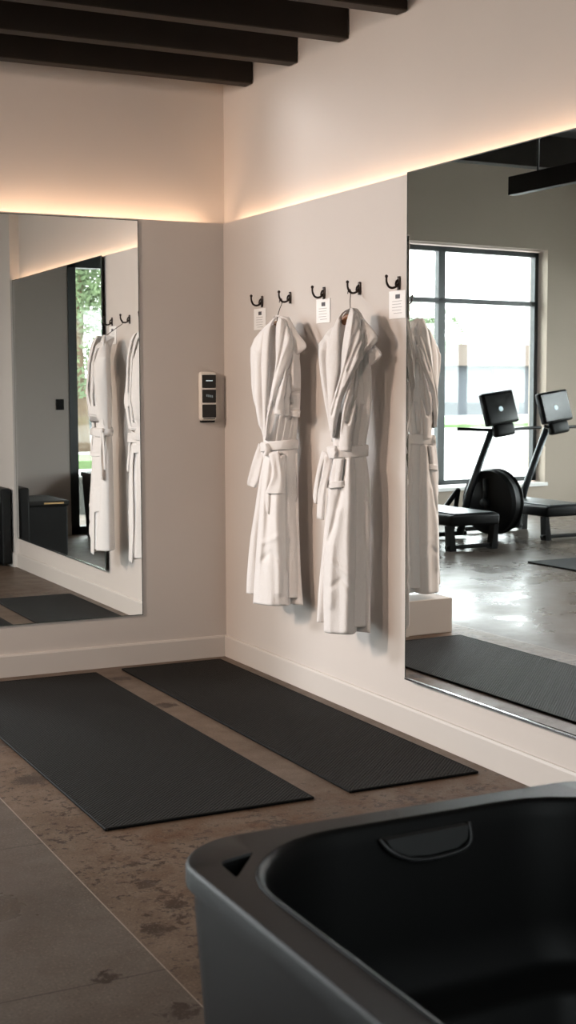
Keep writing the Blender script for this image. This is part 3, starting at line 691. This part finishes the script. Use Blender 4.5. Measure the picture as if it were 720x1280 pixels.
# ------------------------------------------------------------------ gym
def treadmill(loc, label, wheel=True, dx=0, hb=(-.18, -1.05), rail=False):
    t = thing('treadmill', label, 'treadmill', loc, 0, 'treadmills facing the gym window')
    first = set(bpy.data.objects)
    bm = NB(); box(bm, -.24, .24, -.02, 1.05, .20, .29, .02, 3); obj('deck', bm, 'black', t, True, 40)
    obj('belt', bx(-.19, .19, .0, 1.02, .29, .302, .004), 'steel_grey', t)
    for sx in (-1, 1):
        bm = NB(); prism(bm, [(sx*.22-.02, .2), (sx*.22+.02, .2), (sx*.20+.03, .0), (sx*.20-.03, .0)], 1, .0, .07); obj('leg', bm, 'black', t)
        bm = NB(); prism(bm, [(sx*.22-.02, .2), (sx*.22+.02, .2), (sx*.20+.03, .0), (sx*.20-.03, .0)], 1, .85, .92); obj('leg', bm, 'black', t)
    obj('base_bar', bx(-.25, .25, .01, .06, .015, .045, .008), 'black', t)
    for o in set(bpy.data.objects)-first: o.location.x = dx
    bm = NB()
    if rail: box(bm, -.56+dx, .0+dx+.75, -.02, .04, .02, .055, .01)
    box(bm, -.50, dx+.2 if dx > -.1 else dx+.5, .80, .86, .02, .06, .01); obj('base_rail', bm, 'black', t)
    bm = NB(); tube(bm, [(-.42, .80, .04), (-.46, .72, .40), (-.60, .60, .93)], [.035, .032, .03], 12); obj('mast', bm, 'steel_grey', t, True)
    bm = NB(); tube(bm, [(-.40, .80, .42), (-.55, 1.1, .03)], .022, 8); tube(bm, [(-.40, .80, .42), (-.28, 1.1, .03)], .022, 8); obj('brace', bm, 'black', t, True)
    c = NB(); q = Matrix.Translation((-.64, .52, 1.13)) @ Matrix.Rotation(R(8), 4, 'Y') @ Matrix.Rotation(R(-12), 4, 'X') @ Matrix.Rotation(R(-6), 4, 'Z') @ Matrix.Scale(1.22, 4)
    box(c, -.145, .145, -.0, .05, -.115, .115, .014, 3); bmesh.ops.transform(c, matrix=q, verts=c.verts[:]); con = obj('console', c, 'black', t, True, 40)
    c = NB(); box(c, -.13, .13, -.004, .001, -.10, .10, .003); bmesh.ops.transform(c, matrix=q, verts=c.verts[:]); sc_ = obj('screen', c, 'screen', con)
    c = NB(); bmesh.ops.create_cone(c, cap_ends=True, segments=20, radius1=.018, radius2=.018, depth=.004, matrix=Matrix.Translation((.01, -.006, -.01)) @ Matrix.Rotation(R(90), 4, 'X')); bmesh.ops.transform(c, matrix=q, verts=c.verts[:]); obj('emblem', c, 'read', sc_)
    c = NB(); box(c, -.09, .09, .0, .06, -.20, -.11, .02, 3); bmesh.ops.transform(c, matrix=q, verts=c.verts[:]); obj('cup_holder_tray', c, 'black', t, True, 40)
    bm = NB(); tube(bm, [(hb[0], .50, .955), (-.62, .55, .935), (hb[1], .50, .955)], .014, 8); obj('handlebar', bm, 'black', t, True)
    if wheel:
        bm = NB(); ax = Vector((.97, -.25, 0)).normalized(); o0 = Vector((-.62, .62, .32))
        P = [o0+ax*d for d in (-.14, -.13, -.08, -.06, .0, .02, .06, .075)]
        tube(bm, P, [.20, .25, .285, .27, .27, .285, .27, .20], 40); wl = obj('flywheel', bm, 'black', t, True, 30)
        bm = NB(); tube(bm, [o0+ax*.07, o0+ax*.12], [.045, .03], 16); tube(bm, [o0+ax*.085+Vector((0, 0, .02)), o0+ax*.085+Vector((0, 0, .20))], .018, 8); obj('axle_arm', bm, 'steel_grey', wl, True)
    return t
treadmill((-3.70, 2.96, 0), 'black treadmill with round flywheel and tilted console, left of the two in the big mirror', True)
treadmill((-4.50, 3.22, 0), 'black treadmill cut by the right edge of the photo, in the big mirror', False, -.36, (-.50, -1.1), False)
bm = NB(); box(bm, -4.9, -3.58, 1.35, 2.12, 0.0005, .012, .004); tag(obj('exercise_mat', bm, 'rubber'), 'thin dark grey exercise mat on the gym floor, in the big mirror', 'mat')
# hanging linear lamp
lp = thing('linear_pendant', 'black linear pendant light hanging over the gym, top right in the big mirror', 'pendant lamp', (-3.12, .75, 2.61))
obj('housing', bx(-.035, .035, -1.0, 1.0, 0, .125, .004), 'black', lp)
for y in (-.7, .72):
    bm = NB(); tube(bm, [(0, y, .125), (0, y, TOP+.08-2.61)], .008, 8); obj('rod', bm, 'black', lp, True)
# slim box behind the wall-end robe
# ------------------------------------------------------------------ outside
struct('ground', bx(-90, 60, -90, 100, -.30, -.125), 'conc_out')
def leafy(bm, c, rx, ry, rz, n, size, seed):
    rnd = random.Random(seed)
    for _ in range(n):
        v = Vector((rnd.gauss(0, 1), rnd.gauss(0, 1), rnd.gauss(0, 1))).normalized()*rnd.uniform(.55, 1.0)**.5
        k = 1+.25*noise.noise(v*2.2+Vector((seed, 0, 0)))
        p = Vector((c[0]+v.x*rx*k, c[1]+v.y*ry*k, c[2]+v.z*rz*k)); a = Vector((rnd.uniform(-1, 1), rnd.uniform(-1, 1), rnd.uniform(-1, 1))).normalized(); b_ = a.orthogonal().normalized(); s_ = size*rnd.uniform(.6, 1.3)
        vs = [bm.verts.new(p+q) for q in (-a*s_, b_*s_*.45, a*s_, -b_*s_*.45)]; bm.faces.new(vs)
def tree(x, y, h, r, m, label, seed):
    t = thing('tree', label, 'tree', (x, y, -.12), 0, 'trees outside the windows')
    bm = NB(); tube(bm, [(0, 0, 0), (.1, .05, h*.35), (-.05, .1, h*.7)], [.22, .16, .06], 10); obj('trunk', bm, 'bark', t, True)
    bm = NB(); rnd = random.Random(seed)
    for k in range(6):
        leafy(bm, (rnd.uniform(-.5, .5)*r, rnd.uniform(-.5, .5)*r, h*.62+rnd.uniform(-.25, .3)*h), r*.62, r*.62, h*.22, 2600, .08, seed+k)
    obj('foliage', bm, m, t)
# seen through the glass door
tree(-6.5, -24, 6.5, 2.4, 'leaf', 'leafy green tree outside the glass door, seen in the left mirror', 1)
tree(-12.5, -30, 8.0, 2.8, 'leaf2', 'tall olive tree farther out beyond the glass door, in the left mirror', 2)
tree(1.6, -26, 7.0, 2.6, 'leaf', 'leafy tree to the side outside the glass door', 3)
bm = NB(); box(bm, -30, 12, -34.2, -34, -.12, 1.25); o = obj('boundary_fence', bm, 'far_grey'); tag(o, 'long grey boundary fence beyond the trees outside the glass door', 'fence')
bm = NB(); box(bm, -30, 12, -19.8, -17.4, -.125, .02); tag(obj('lawn_strip', bm, 'grass'), 'green strip of lawn outside the glass door', 'grass', None, 'stuff')
bm = NB(); box(bm, -3.6, -.6, -8.5, -8.1, -.125, .36, .02); tag(obj('concrete_planter', bm, 'conc_dark'), 'low grey concrete planter wall just outside the glass door', 'planter')
# seen through the gym window
bm = NB(); box(bm, -60, 0, 52, 60, -.12, 2.4)
bl = thing('storage_building', 'long low grey building with brown roof across the street, through the gym window', 'building', (0, 0, 0))
obj('wall', bm, 'far_grey', bl); bm = NB(); box(bm, -61, 1, 51.4, 60.5, 2.4, 3.5); obj('roof', bm, 'far_roof', bl)
for k in range(10):
    obj('bay_door', bx(-52+k*5.2, -50.4+k*5.2, 51.9, 52.0, 0, 2.2), 'bay', bl)
bm = NB(); box(bm, -60, 0, 34, 44, -.125, .0); tag(obj('lawn_strip', bm, 'grass'), 'pale green lawn strip in front of the grey building', 'grass', None, 'stuff')
tree(-26, 48, 6.0, 2.4, 'leaf', 'small green tree in front of the grey building, through the gym window', 5)
tree(-33, 49, 5.5, 2.2, 'leaf', 'small tree farther left in front of the grey building', 6)
tree(-20, 66, 7.5, 3.2, 'leaf2', 'olive tree rising behind the grey building', 7)
